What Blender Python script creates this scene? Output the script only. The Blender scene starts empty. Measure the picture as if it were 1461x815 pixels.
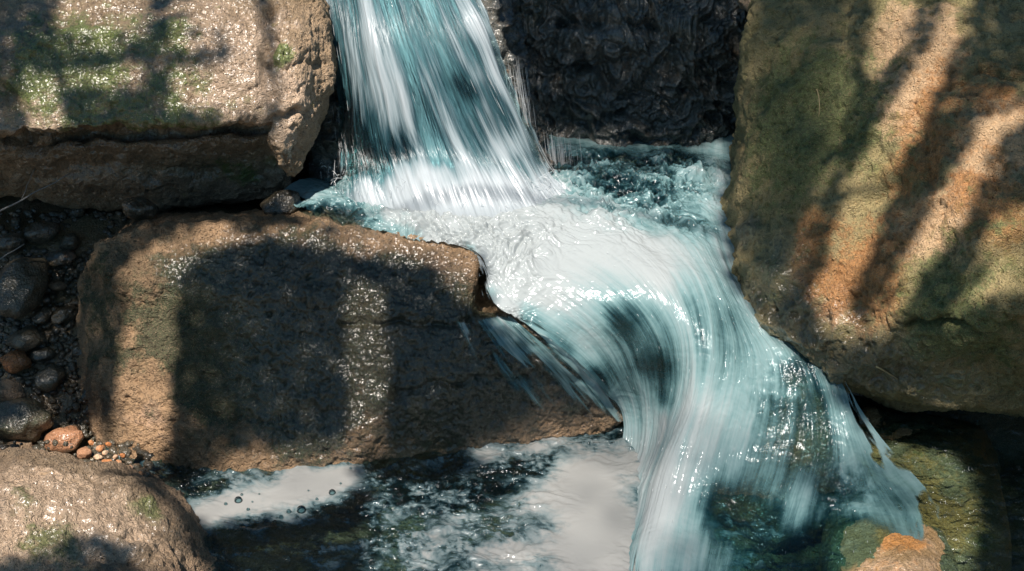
import bpy, bmesh, math, random
import numpy as np
from mathutils import Vector
from mathutils.bvhtree import BVHTree
R = math.radians
random.seed(7); RNG = np.random.default_rng(7)
S = bpy.context.scene
C = S.collection
# ------------------------------------------------------------------ camera
PITCH, DIST, FPX = R(32), 6.0, 2191.5
CAM = np.array([0, -DIST*math.cos(PITCH), DIST*math.sin(PITCH)])
FWD = np.array([0, math.cos(PITCH), -math.sin(PITCH)])
UPV = np.array([0, math.sin(PITCH), math.cos(PITCH)])
RGT = np.array([1., 0, 0])
cd = bpy.data.cameras.new('camera'); cam = bpy.data.objects.new('camera', cd); C.objects.link(cam)
cam.location = CAM; cam.rotation_euler = (R(90)-PITCH, 0, 0)
cd.sensor_width = 36; cd.lens = 36*FPX/1461; cd.clip_end = 500
S.camera = cam
# ------------------------------------------------------------------ light
TOSUN = np.array([-0.13, -0.42, 0.90]); TOSUN /= np.linalg.norm(TOSUN)
w = bpy.data.worlds.new('World'); S.world = w; w.use_nodes = True
nt = w.node_tree; sky = nt.nodes.new('ShaderNodeTexSky'); sky.sky_type = 'NISHITA'; sky.sun_disc = False
sky.sun_elevation = math.asin(TOSUN[2]); sky.sun_rotation = math.atan2(TOSUN[0], TOSUN[1])
cool = nt.nodes.new('ShaderNodeMix'); cool.data_type = 'RGBA'; cool.blend_type = 'MULTIPLY'; cool.inputs[0].default_value = 1; cool.inputs[7].default_value = (.64, .98, 1.08, 1)
nt.links.new(sky.outputs[0], cool.inputs[6]); nt.links.new(cool.outputs[2], nt.nodes['Background'].inputs[0]); nt.nodes['Background'].inputs[1].default_value = 0.042
sd = bpy.data.lights.new('sun', 'SUN'); sd.energy = 5.0; sd.angle = R(0.7); sd.color = (1.0, 0.90, 0.80)
so = bpy.data.objects.new('sun', sd); C.objects.link(so)
so.rotation_euler = Vector(TOSUN).to_track_quat('Z', 'Y').to_euler(); so.location = (0, 0, 12)
S.view_settings.view_transform = 'Standard'; S.view_settings.look = 'None'; S.view_settings.gamma = 1
S.view_settings.use_curve_mapping = False; S.view_settings.exposure = 0.85
S.render.engine = 'CYCLES'
S.cycles.max_bounces = 8; S.cycles.transparent_max_bounces = 16; S.cycles.diffuse_bounces = 3
S.cycles.caustics_reflective = False; S.cycles.caustics_refractive = False
S.cycles.sample_clamp_indirect = 4; S.cycles.use_denoising = True

# ------------------------------------------------------------------ helpers
def ray(px, py):
    d = FWD + RGT*(px-730.5)/FPX - UPV*(py-407.5)/FPX
    return d
def U(px, py, y=None, z=None):
    """pixel of the photograph -> point at that depth y or that height z"""
    d = ray(px, py)
    t = (z-CAM[2])/d[2] if z is not None else (y-CAM[1])/d[1]
    return CAM + d*t
def proj(P):
    q = P-CAM; f = q@FWD
    return 730.5+FPX*(q@RGT)/f, 407.5-FPX*(q@UPV)/f

_perm = RNG.permutation(256).astype(np.int64); _perm = np.concatenate([_perm, _perm])
_grad = RNG.normal(size=(256, 3)); _grad /= np.linalg.norm(_grad, axis=1)[:, None]
def pnoise(P):
    P = np.asarray(P, float); I = np.floor(P).astype(np.int64); F = P-I; I &= 255
    W = F*F*F*(F*(F*6-15)+10); out = np.zeros(len(P))
    for dx in (0, 1):
        wx = W[:, 0] if dx else 1-W[:, 0]
        a = _perm[(I[:, 0]+dx) & 255]
        for dy in (0, 1):
            wy = W[:, 1] if dy else 1-W[:, 1]
            b = _perm[(a+I[:, 1]+dy) & 255]
            for dz in (0, 1):
                wz = W[:, 2] if dz else 1-W[:, 2]
                g = _grad[_perm[(b+I[:, 2]+dz) & 255]]
                out += wx*wy*wz*((F[:, 0]-dx)*g[:, 0]+(F[:, 1]-dy)*g[:, 1]+(F[:, 2]-dz)*g[:, 2])
    return out*1.6
def fbm(P, octv=4, gain=.5):
    s = np.zeros(len(P)); a = 1
    for k in range(octv):
        s += a*pnoise(P*(2.03**k)+k*17.3); a *= gain
    return s
def sstep(a, b, x):
    t = np.clip((x-a)/(b-a), 0, 1); return t*t*(3-2*t)

def new_obj(name, me, mat=None, parent=None):
    o = bpy.data.objects.new(name, me); C.objects.link(o)
    if mat is not None: me.materials.append(mat)
    if parent is not None: o.parent = parent
    return o
def tag(o, label=None, cat=None, group=None, kind=None):
    if label: o['label'] = label
    if cat: o['category'] = cat
    if group: o['group'] = group
    if kind: o['kind'] = kind
    return o
def grid_mesh(name, P, uv=None, thick=None):
    """P: (n,m,3) grid -> mesh"""
    n, m = P.shape[:2]
    me = bpy.data.meshes.new(name)
    idx = np.arange(n*m).reshape(n, m)
    c_ = (n//2, m//2); nn = np.cross(P[c_[0]+1, c_[1]]-P[c_], P[c_[0], c_[1]+1]-P[c_]); flip = nn[2] < 0   # water and ground face up
    q = np.stack([idx[:-1, :-1], idx[1:, :-1], idx[1:, 1:], idx[:-1, 1:]], -1).reshape(-1, 4)
    if flip: q = q[:, ::-1].copy()
    me.vertices.add(n*m); me.vertices.foreach_set('co', P.reshape(-1).astype(np.float32))
    me.loops.add(q.size); me.loops.foreach_set('vertex_index', q.reshape(-1).astype(np.int32))
    me.polygons.add(len(q)); me.polygons.foreach_set('loop_start', np.arange(0, q.size, 4, dtype=np.int32))
    me.update(calc_edges=True); me.validate()
    me.polygons.foreach_set('use_smooth', [True]*len(me.polygons))
    if uv is not None:
        L = me.uv_layers.new(name='flow')
        L.data.foreach_set('uv', uv.reshape(-1, 2)[q.reshape(-1)].reshape(-1).astype(np.float32))
    return me
def attr(me, name, vals):
    a = me.attributes.get(name) or me.attributes.new(name, 'FLOAT', 'POINT')
    a.data.foreach_set('value', np.asarray(vals, np.float32))
def get_co(me):
    a = np.empty(len(me.vertices)*3, np.float32); me.vertices.foreach_get('co', a); return a.reshape(-1, 3).astype(float)
def get_no(me):
    a = np.empty(len(me.vertices)*3, np.float32); me.vertices.foreach_get('normal', a); return a.reshape(-1, 3).astype(float)

# ------------------------------------------------------------------ materials
class NT:
    def __init__(s, name):
        s.m = bpy.data.materials.new(name); s.m.use_nodes = True; s.t = s.m.node_tree; s.n = s.t.nodes; s.l = s.t.links
        s.n.clear(); s.out = s.n.new('ShaderNodeOutputMaterial')
    def node(s, typ, **kw):
        n = s.n.new(typ)
        for k, v in kw.items():
            if k.startswith('i_'):
                key = k[2:].replace('_', ' ')
                s.put(n.inputs[key], v)
            else: setattr(n, k, v)
        return n
    def put(s, sock, v):
        if isinstance(v, bpy.types.NodeSocket): s.l.new(v, sock)
        elif isinstance(v, tuple) and len(v) == 3: sock.default_value = (*v, 1) if sock.type == 'RGBA' else v
        else: sock.default_value = v
    def math(s, op, a, b=0.5, clamp=False):
        n = s.n.new('ShaderNodeMath'); n.operation = op; n.use_clamp = clamp
        s.put(n.inputs[0], a); s.put(n.inputs[1], b); return n.outputs[0]
    def mix(s, f, a, b, typ='MIX'):
        n = s.n.new('ShaderNodeMix'); n.data_type = 'RGBA'; n.blend_type = typ
        s.put(n.inputs[0], f); s.put(n.inputs[6], a); s.put(n.inputs[7], b); return n.outputs[2]
    def ramp(s, v, a, b, lo=0., hi=1.):
        n = s.n.new('ShaderNodeMapRange'); n.interpolation_type = 'SMOOTHSTEP'
        s.put(n.inputs[0], v); n.inputs[1].default_value = a; n.inputs[2].default_value = b
        n.inputs[3].default_value = lo; n.inputs[4].default_value = hi; return n.outputs[0]
    def noise(s, vec, scale, detail=4., rough=.55, dist=0.):
        n = s.n.new('ShaderNodeTexNoise'); s.put(n.inputs['Vector'], vec); n.inputs['Scale'].default_value = scale
        n.inputs['Detail'].default_value = detail; n.inputs['Roughness'].default_value = rough; n.inputs['Distortion'].default_value = dist
        return n.outputs[0]
    def vor(s, vec, scale, feature='F1'):
        n = s.n.new('ShaderNodeTexVoronoi'); n.feature = feature; s.put(n.inputs['Vector'], vec); n.inputs['Scale'].default_value = scale
        return n.outputs['Distance']
    def attr(s, name):
        n = s.n.new('ShaderNodeAttribute'); n.attribute_name = name; return n.outputs['Fac']
    def map(s, vec, scale=(1, 1, 1), rot=(0, 0, 0)):
        n = s.n.new('ShaderNodeMapping'); s.put(n.inputs[0], vec); n.inputs['Scale'].default_value = scale
        n.inputs['Rotation'].default_value = rot; return n.outputs[0]
    def bump(s, h, strength=1., dist=.01, normal=None):
        n = s.n.new('ShaderNodeBump'); s.put(n.inputs['Height'], h); n.inputs['Strength'].default_value = strength
        n.inputs['Distance'].default_value = dist
        if normal is not None: s.l.new(normal, n.inputs['Normal'])
        return n.outputs[0]

def rock_mat(name, base, base2, moss=(.06, .075, .02), rust=(.34, .12, .03), pit=1., wet=.3, pitscale=55, spec=.5, dark=(.03, .025, .02), palec=(.60, .43, .29), coat=1., dk=.8):
    """attributes: moss, rust, wet, pale (all painted in 3-D on the mesh)"""
    m = NT(name); geo = m.node('ShaderNodeNewGeometry'); P = geo.outputs['Position']
    n1 = m.noise(P, 3.2, 6, .6); n2 = m.noise(P, 14, 6, .65); n3 = m.noise(P, 70, 4, .7); n4 = m.noise(m.map(P, (1, 1, 1.6), (.3, .2, 0)), 7, 8, .7)
    col = m.mix(m.ramp(n1, .35, .65), base, base2)
    col = m.mix(m.ramp(n4, .5, .72, 0, .6), col, dark)
    am, ar, aw, ap = m.attr('moss'), m.attr('rust'), m.attr('wet'), m.attr('pale')
    br = m.math('ADD', m.math('MULTIPLY', n2, 1.0), m.math('MULTIPLY', n4, 1.3))
    br = m.math('ADD', br, m.math('MULTIPLY', n3, .3))
    fp = m.ramp(m.math('ADD', ap, br), 1.42, 1.8)
    col = m.mix(fp, col, palec)
    fr = m.ramp(m.math('ADD', ar, br), 1.5, 1.85)
    rustc = m.mix(m.ramp(n3, .3, .7), rust, tuple(min(1, c*1.7) for c in rust))
    col = m.mix(m.math('MULTIPLY', fr, .9), col, rustc)
    fm = m.ramp(m.math('ADD', am, br), 1.5, 1.85)
    mossc = m.mix(m.ramp(n3, .3, .7), moss, tuple(c*2.2 for c in moss))
    col = m.mix(m.math('MULTIPLY', fm, .9), col, mossc)
    g = m.vor(P, 170); col = m.mix(m.ramp(g, .10, .32, .6, 0), col, dark)
    g2 = m.noise(P, 260, 2, .5); col = m.mix(m.ramp(g2, .56, .70, 0, .5), col, palec)
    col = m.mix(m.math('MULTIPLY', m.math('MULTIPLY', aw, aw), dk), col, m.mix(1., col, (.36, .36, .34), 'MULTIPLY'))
    v1 = m.vor(m.mix(.12, P, m.node('ShaderNodeTexNoise', i_Vector=P, i_Scale=30.).outputs[1]), pitscale)
    pits = m.ramp(v1, .05, .45)
    col = m.mix(m.ramp(m.math('ADD', v1, m.math('MULTIPLY', m.math('SUBTRACT', n2, .5), .5)), .06, .26, .6*min(1, pit), 0), col, dark)   # dirt caught in the pits
    p2 = m.noise(P, pitscale*1.7, 4, .65)
    p3 = m.noise(P, 28, 5, .6)
    h = m.math('ADD', m.math('ADD', m.math('MULTIPLY', pits, .7*pit), m.math('MULTIPLY', p2, 2.0*pit)), m.math('MULTIPLY', p3, 1.4))
    nrm = m.bump(h, 1., .016)
    b = m.node('ShaderNodeBsdfPrincipled')
    m.put(b.inputs['Base Color'], col); m.l.new(nrm, b.inputs['Normal'])
    rg = m.math('SUBTRACT', .78-.15*wet, m.math('MULTIPLY', aw, .35))
    m.put(b.inputs['Roughness'], m.math('MAXIMUM', m.math('ADD', rg, m.math('MULTIPLY', m.math('SUBTRACT', n2, .5), .35)), .2))
    b.inputs['Specular IOR Level'].default_value = spec
    if coat:
        m.put(b.inputs['Coat Weight'], m.math('MULTIPLY', m.ramp(m.math('ADD', m.math('MULTIPLY', aw, .8), m.math('MULTIPLY', n2, .5)), .3, .8), coat))
        b.inputs['Coat Roughness'].default_value = .25
        hc = m.math('ADD', m.math('MULTIPLY', m.noise(P, 88, 2, .4), 1.), m.math('MULTIPLY', m.noise(P, 26, 1, .4), 1.4)); m.l.new(m.bump(hc, 1., .0058), b.inputs['Coat Normal'])
    m.l.new(b.outputs[0], m.out.inputs[0]); return m.m

def water_mat(name, deep=(.012, .10, .13), mid=(.12, .33, .38), foamc=(.80, .86, .88), su=1., sv=14., clear=1.0, bump=.35, tint=(.55, .78, .80), cs=(.7, .5, .35), gr=.12):
    """attributes: foam (0 clear .. 1 dense aerated), turb (0 streaming .. 1 churning); UV runs in metres along / across the flow"""
    m = NT(name); uvn = m.node('ShaderNodeUVMap', uv_map='flow').outputs[0]; P = m.node('ShaderNodeNewGeometry').outputs['Position']
    f = m.attr('foam'); tb = m.attr('turb')
    wa = m.mix(.06, uvn, m.node('ShaderNodeTexNoise', i_Vector=P, i_Scale=4.).outputs[1])
    a1 = m.noise(m.map(wa, (su, sv, 1)), 1., 4, .6, .1)
    a2 = m.noise(m.map(wa, (su*2.5, sv*4.5, 1)), 1., 4, .6, .1)
    a3 = m.noise(m.map(uvn, (su*4, sv*12, 1)), 1., 3, .6, 0)
    wp = m.mix(.10, P, m.node('ShaderNodeTexNoise', i_Vector=P, i_Scale=7., i_Detail=3.).outputs[1])
    c1 = m.noise(wp, 12, 5, .6, .5); c2 = m.noise(m.map(wp, (1, 1.6, 1)), 30, 3, .5, .5)
    st = m.math('ADD', m.math('ADD', m.math('MULTIPLY', m.math('SUBTRACT', a1, .5), cs[0]), m.math('MULTIPLY', m.math('SUBTRACT', a2, .5), cs[1])), m.math('MULTIPLY', m.math('SUBTRACT', a3, .5), cs[2]))
    ch = m.math('ADD', m.math('MULTIPLY', m.math('SUBTRACT', c1, .5), 1.0), m.math('MULTIPLY', m.math('SUBTRACT', c2, .5), .7))
    mxs = m.node('ShaderNodeMix', data_type='FLOAT'); m.put(mxs.inputs[0], tb); m.put(mxs.inputs[2], st); m.put(mxs.inputs[3], ch); s = mxs.outputs[0]
    ff = m.math('ADD', f, m.math('MULTIPLY', s, m.ramp(f, .7, 1.15, 1., .35)))
    col = m.mix(m.ramp(ff, .15, .55), deep, mid)
    col = m.mix(m.ramp(ff, .35, 1.05), col, foamc)
    sb = m.math('MULTIPLY', s, m.ramp(f, .25, .95, 1., .05))
    nrm = m.bump(sb, bump, .015)
    d = m.node('ShaderNodeBsdfDiffuse'); m.put(d.inputs[0], col); m.l.new(nrm, d.inputs['Normal'])
    tl = m.node('ShaderNodeBsdfTranslucent'); m.put(tl.inputs[0], col)
    body = m.node('ShaderNodeMixShader'); body.inputs[0].default_value = .35
    m.l.new(d.outputs[0], body.inputs[1]); m.l.new(tl.outputs[0], body.inputs[2])
    tr = m.node('ShaderNodeBsdfTransparent'); m.put(tr.inputs[0], tint)
    mx = m.node('ShaderNodeMixShader'); m.put(mx.inputs[0], m.ramp(ff, .05, .65, 1-clear, 1.))
    m.l.new(tr.outputs[0], mx.inputs[1]); m.l.new(body.outputs[0], mx.inputs[2])
    nrm2 = m.bump(sb, min(1, bump*2.2), .02)
    gl = m.node('ShaderNodeBsdfGlossy'); gl.inputs['Roughness'].default_value = gr; m.l.new(nrm2, gl.inputs['Normal'])
    m.put(gl.inputs[0], (.9, .95, 1.))
    fr = m.node('ShaderNodeFresnel'); fr.inputs[0].default_value = 1.33; m.l.new(nrm2, fr.inputs['Normal'])
    o = m.node('ShaderNodeMixShader'); m.put(o.inputs[0], fr.outputs[0])
    m.l.new(mx.outputs[0], o.inputs[1]); m.l.new(gl.outputs[0], o.inputs[2])
    none = m.node('ShaderNodeBsdfTransparent'); fo = m.node('ShaderNodeMixShader')
    m.put(fo.inputs[0], m.ramp(m.math('ADD', m.attr('fade'), m.math('MULTIPLY', s, .9)), .15, .75))
    m.l.new(none.outputs[0], fo.inputs[1]); m.l.new(o.outputs[0], fo.inputs[2])
    m.l.new(fo.outputs[0], m.out.inputs[0]); return m.m

def simple_mat(name, c, rough=.5, c2=None, scale=40):
    m = NT(name); P = m.node('ShaderNodeNewGeometry').outputs['Position']; b = m.node('ShaderNodeBsdfPrincipled')
    m.put(b.inputs['Base Color'], m.mix(m.noise(P, scale, 4), c, c2 or tuple(x*.5 for x in c)))
    b.inputs['Roughness'].default_value = rough; m.l.new(b.outputs[0], m.out.inputs[0]); return m.m

# ------------------------------------------------------------------ rocks
def evaluated(me, mods):
    o = bpy.data.objects.new('tmp', me); C.objects.link(o); mods(o)
    dg = bpy.context.evaluated_depsgraph_get(); r = bpy.data.meshes.new_from_object(o.evaluated_get(dg), depsgraph=dg)
    bpy.data.objects.remove(o); return r
def paint(P, blobs):
    """sum of soft 3-D blobs; each is set at the surface point seen at that pixel"""
    out = np.zeros(len(P)); x, y = proj(P); dist = np.linalg.norm(P-CAM, axis=1)
    for (px, py, r, s) in blobs:
        d2 = (x-px)**2+(y-py)**2; near = d2 < 20**2
        if not near.any(): near = d2 <= d2.min()+1e-6
        i = np.where(near)[0]; c = P[i[np.argmin(dist[i])]]
        out += s*np.exp(-((P-c)**2).sum(1)/(r*r))
    return out
def rock(name, hulls, mat, voxel=.03, smooth=8, sub=2, amps=(.05, .018, .006), cracks=(), seed=0, moss=(), rust=(), wet=(), pale=(),
         base=(0, 0, 0, 0), soot=(), strata=0., pitd=.014, warp=0.):
    bm = bmesh.new()
    for h in hulls:
        vs = [bm.verts.new(p) for p in h]
        r = bmesh.ops.convex_hull(bm, input=vs)
        bmesh.ops.delete(bm, geom=list({g for g in r['geom_interior']+r['geom_unused'] if isinstance(g, bmesh.types.BMVert)}), context='VERTS')
    me = bpy.data.meshes.new(name); bm.to_mesh(me); bm.free()
    def mods(o):
        a = o.modifiers.new('r', 'REMESH'); a.mode = 'VOXEL'; a.voxel_size = voxel
        b = o.modifiers.new('s', 'SMOOTH'); b.factor = .5; b.iterations = smooth
        if sub:
            c = o.modifiers.new('u', 'SUBSURF'); c.levels = sub
    me = evaluated(me, mods); me.name = name
    P = get_co(me); N = get_no(me); Q = P+seed*7.7
    if warp: Q = Q+warp*np.stack([fbm(Q*2.3+k*13, 3) for k in range(3)], 1)
    d = amps[0]*fbm(Q*1.6, 3)
    d += amps[1]*(1-2.2*np.abs(fbm(Q*5+3, 3)))
    d += amps[2]*fbm(Q*22, 3, .6)
    d -= pitd*np.clip(pnoise(Q*46)+.35*pnoise(Q*90)-.02, 0, 1)
    if strata: d += strata*pnoise(np.stack([Q[:, 0]*1.5, Q[:, 1]*1.5, Q[:, 2]*14], 1))
    for (pts, width, depth) in cracks:
        x, y = proj(P); best = np.full(len(P), 1e9); segs = []
        x = x+14*pnoise(Q*9); y = y+10*pnoise(Q*11+5)
        front = (N@(-FWD)) > -.25
        for (a, b) in zip(pts[:-1], pts[1:]):
            a = np.array(a, float); b = np.array(b, float); ab = b-a
            t = np.clip(((x-a[0])*ab[0]+(y-a[1])*ab[1])/(ab@ab), 0, 1)
            best = np.minimum(best, np.hypot(x-a[0]-t*ab[0], y-a[1]-t*ab[1]))
        d -= np.where(front, depth*np.exp(-(best/width)**2)*(.6+.5*np.clip(pnoise(Q*6)+.5, 0, 1)), 0)
    P = P+N*d[:, None]
    me.vertices.foreach_set('co', P.reshape(-1).astype(np.float32)); me.update()
    attr(me, 'moss', base[0]+paint(P, moss)); attr(me, 'rust', base[1]+paint(P, rust))
    attr(me, 'wet', np.clip(base[2]+paint(P, wet), 0, 1)); attr(me, 'pale', base[3]+paint(P, pale))
    me.polygons.foreach_set('use_smooth', [True]*len(me.polygons)); me.update()
    return new_obj(name, me, mat)

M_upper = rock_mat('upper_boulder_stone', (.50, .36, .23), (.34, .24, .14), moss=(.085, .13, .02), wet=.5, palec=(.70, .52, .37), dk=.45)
M_block = rock_mat('block_stone', (.42, .27, .15), (.16, .11, .06), moss=(.022, .034, .014), rust=(.30, .12, .04), wet=.5, pitscale=50, palec=(.58, .38, .25))
M_right = rock_mat('right_boulder_stone', (.47, .37, .18), (.28, .25, .11), moss=(.10, .125, .045), rust=(.36, .17, .06), wet=.1, pitscale=70, palec=(.70, .48, .28))
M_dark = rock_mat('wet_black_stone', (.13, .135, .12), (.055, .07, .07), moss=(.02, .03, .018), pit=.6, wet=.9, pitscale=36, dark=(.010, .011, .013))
M_front = rock_mat('front_boulder_stone', (.36, .25, .16), (.22, .16, .10), moss=(.07, .085, .025), wet=.5, palec=(.58, .43, .30), dk=.5)
M_bed = rock_mat('stream_bed_stone', (.24, .15, .07), (.12, .10, .045), moss=(.06, .075, .02), rust=(.36, .14, .03), pit=.5, wet=.6)
M_amber = rock_mat('amber_stone', (.40, .25, .11), (.26, .17, .08), moss=(.08, .09, .025), rust=(.46, .20, .05), pit=.4, wet=.4, pitscale=60, palec=(.62, .44, .28), dk=.4)
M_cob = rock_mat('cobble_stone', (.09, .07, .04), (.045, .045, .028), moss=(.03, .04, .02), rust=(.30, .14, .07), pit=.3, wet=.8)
M_peb = rock_mat('pebble_stone', (.50, .30, .20), (.38, .19, .10), pit=.2, wet=.3, pitscale=120)

# ground and rocky bed: one sheet under everything
def bed_z(x, y):
    z = -1.02+0*x
    z = z+sstep(-.2, 1.1, y)*.75*sstep(-.9, -1.35, x)                # gravel bank in the left hollow
    z = z+sstep(.1, .5, y)*.55*(1-sstep(-.9, -1.35, x))
    z = z+sstep(1.2, 6, np.hypot(x, y))*.5
    return z
n = 420
gx = np.linspace(-1, 1, n); gx = np.sign(gx)*np.abs(gx)**2.6*30
X, Y = np.meshgrid(gx, gx+.4, indexing='ij')
G = np.stack([X, Y, bed_z(X, Y)], -1).reshape(-1, 3)
G[:, 2] += .05*fbm(G*np.array([2, 2, 0])+4, 4)+.5*pnoise(G*.12)*sstep(3, 9, np.hypot(G[:, 0], G[:, 1]))
ground = new_obj('ground', grid_mesh('ground', G.reshape(n, n, 3)), M_bed)
for k in ('moss', 'rust', 'pale'): attr(ground.data, k, np.zeros(n*n))
attr(ground.data, 'wet', np.full(n*n, .5))
tag(ground, kind='structure')

# upper-left boulder
u_main = [U(-120, 200, y=.30), U(0, 196, y=.34), U(140, 186, y=.36), U(330, 172, y=.44), U(395, 172, y=.50),
          U(-120, 60, y=.55), U(60, 60, y=.58), U(250, 40, y=.62), U(390, 30, y=.70),
          U(-120, -90, y=1.1), U(330, -90, y=1.15), U(400, -60, y=1.1), U(-120, -200, y=2.2), U(380, -200, y=2.2),
          U(-120, 150, y=1.9), U(400, 150, y=1.6)]
u_nose = [U(380, 165, y=.46), U(392, 235, y=.46), U(425, 262, y=.55), U(468, 190, y=.72), U(480, 110, y=.82), U(462, 20, y=.95),
          U(440, -60, y=1.15), U(395, -40, y=.95), U(395, 60, y=.60), U(400, 200, y=1.4), U(470, 100, y=1.5), U(440, -80, y=1.7), U(425, 160, y=.50), U(430, 60, y=.66)]
u_low = [U(-120, 215, y=.75), U(200, 205, y=.76), U(385, 190, y=.78), U(-120, 285, y=.98), U(150, 292, y=1.0), U(330, 296, y=.95), U(420, 275, y=.9),
         U(-120, 260, y=1.9), U(420, 250, y=1.6), U(-120, 100, y=1.9), U(400, 60, y=1.6)]
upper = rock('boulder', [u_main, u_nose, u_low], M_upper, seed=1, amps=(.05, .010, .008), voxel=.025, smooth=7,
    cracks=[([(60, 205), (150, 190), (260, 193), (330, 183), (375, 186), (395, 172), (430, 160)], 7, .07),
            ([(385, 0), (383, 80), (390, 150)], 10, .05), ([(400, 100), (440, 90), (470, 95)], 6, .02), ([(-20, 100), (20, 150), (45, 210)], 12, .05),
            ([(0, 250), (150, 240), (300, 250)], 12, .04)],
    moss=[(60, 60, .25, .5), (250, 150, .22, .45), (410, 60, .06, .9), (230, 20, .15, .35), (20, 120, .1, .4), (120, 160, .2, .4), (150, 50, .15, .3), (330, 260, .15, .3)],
    wet=[(100, 120, .35, .8), (300, 60, .35, .9), (40, 60, .3, .8), (200, 30, .3, .6), (340, 130, .15, .4), (405, 235, .08, .7), (60, 250, .25, 1.), (200, 250, .25, 1.), (330, 245, .22, 1.), (140, 280, .2, .6)], pale=[(320, 60, .25, .6), (410, 170, .15, .5), (150, 60, .25, .4), (50, 140, .15, .6), (330, 140, .15, .5)])  # wet below the crack paints the overhang's shade; pale brightens the sunlit patches
tag(upper, 'mossy boulder with a long dark crack overhanging the hollow left of the waterfall', 'boulder')

# square-cut block in the middle
b_top = [U(205, 330, z=.03), U(300, 322, z=.06), U(400, 327, z=.04), U(560, 338, z=.0), U(660, 345, z=-.0), U(682, 372, z=-.03),
         U(676, 392, z=-.06), U(674, 458, z=-.20), U(664, 420, z=-.12), U(500, 372, z=-.04), U(400, 362, z=-.01), U(235, 350, z=-.0),
         U(175, 400, z=-.08), U(112, 380, z=-.12), U(130, 350, z=-.03), U(170, 440, z=-.2), U(500, 465, z=-.26),
         U(680, 330, z=-.03)*[1, 1, 1], U(420, 305, z=-.08), U(200, 310, z=-.08), U(120, 420, z=-.45), U(200, 320, z=-.5), U(680, 330, z=-.5), U(668, 460, z=-.30)]
b_low = [U(170, 440, z=-.2), U(112, 400, z=-.2), U(500, 462, z=-.25), U(672, 462, z=-.22), U(760, 462, z=-.19), U(830, 500, z=-.30), U(884, 558, z=-.53),
         U(904, 596, z=-.69), U(158, 652, z=-.76), U(330, 682, z=-.76), U(520, 650, z=-.76), U(700, 624, z=-.76), U(158, 652, z=-.76)-[0, 0, .35], U(330, 682, z=-.76)-[0, 0, .35], U(520, 650, z=-.76)-[0, 0, .35], U(700, 624, z=-.76)-[0, 0, .35], U(880, 600, z=-.84), U(112, 560, z=-.84),
         U(880, 560, z=-1.1), U(112, 360, z=-.9), U(800, 420, z=-.5), U(830, 460, z=-1.0)]
block = rock('stone_block', [b_top, b_low], M_block, seed=2, amps=(.03, .012, .009), voxel=.020, smooth=3,
    cracks=[([(490, 462), (600, 460), (672, 459), (700, 462)], 4, .035), ([(560, 560), (700, 540), (850, 545)], 5, .02)],
    moss=[(300, 400, .2, .8), (420, 400, .25, .9), (400, 520, .3, .8), (600, 430, .2, .7), (700, 560, .3, .6), (300, 560, .2, .6), (420, 620, .2, .5), (560, 380, .1, .6), (640, 540, .25, .5), (850, 560, .2, .5), (650, 600, .25, .4), (250, 480, .12, .4), (130, 450, .3, .5)],
    rust=[(520, 540, .12, .35), (500, 430, .08, .3), (530, 620, .12, .3)],
    pale=[(220, 480, .15, .3), (200, 600, .12, .25), (480, 350, .12, .35), (620, 365, .1, .3), (320, 335, .1, .3)],
    wet=[(240, 365, .1, .6), (330, 360, .15, .7), (450, 370, .2, .9), (560, 375, .15, .8), (400, 450, .3, .7), (600, 520, .3, .9), (760, 540, .3, 1.), (600, 390, .15, .8), (430, 600, .3, .6), (860, 575, .22, 1.), (700, 600, .25, .9), (560, 620, .2, .6)])
tag(block, 'square-cut brown and dark wet stone block below the foaming middle pool', 'boulder')

# right boulder
g_main = [U(1100, 0, y=1.15), U(1074, 130, y=1.0), U(1052, 230, y=.85), U(1030, 300, y=.70), U(1034, 400, z=-.14), U(1110, 488, z=-.26), U(1190, 540, z=-.36),
          U(1140, 60, y=.85), U(1130, 300, y=.40), U(1230, 440, y=-.10), U(1300, 450, y=-.28), U(1460, 430, y=-.50), U(1600, 420, y=-.55),
          U(1300, 0, y=.72), U(1461, 0, y=.62), U(1600, 0, y=.6), U(1300, 200, y=.28), U(1110, -120, y=1.5), U(1350, -160, y=1.3), U(1600, -160, y=1.2),
          U(1120, -150, y=2.5), U(1600, -200, y=2.5), U(1090, 300, y=1.8), U(1600, 300, y=1.5), U(1280, 530, y=.3), U(1600, 500, y=.2)]
g_low = [U(1180, 500, y=-.05), U(1240, 465, y=-.12), U(1330, 465, y=-.24), U(1461, 470, y=-.36), U(1600, 480, y=-.4), U(1195, 545, y=-.10), U(1300, 568, y=-.18), U(1461, 590, y=-.26),
         U(1600, 600, y=-.3), U(1250, 560, y=.5), U(1600, 580, y=.5), U(1200, 400, y=.5), U(1600, 300, y=.5), U(1150, 510, y=.3)]
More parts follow.
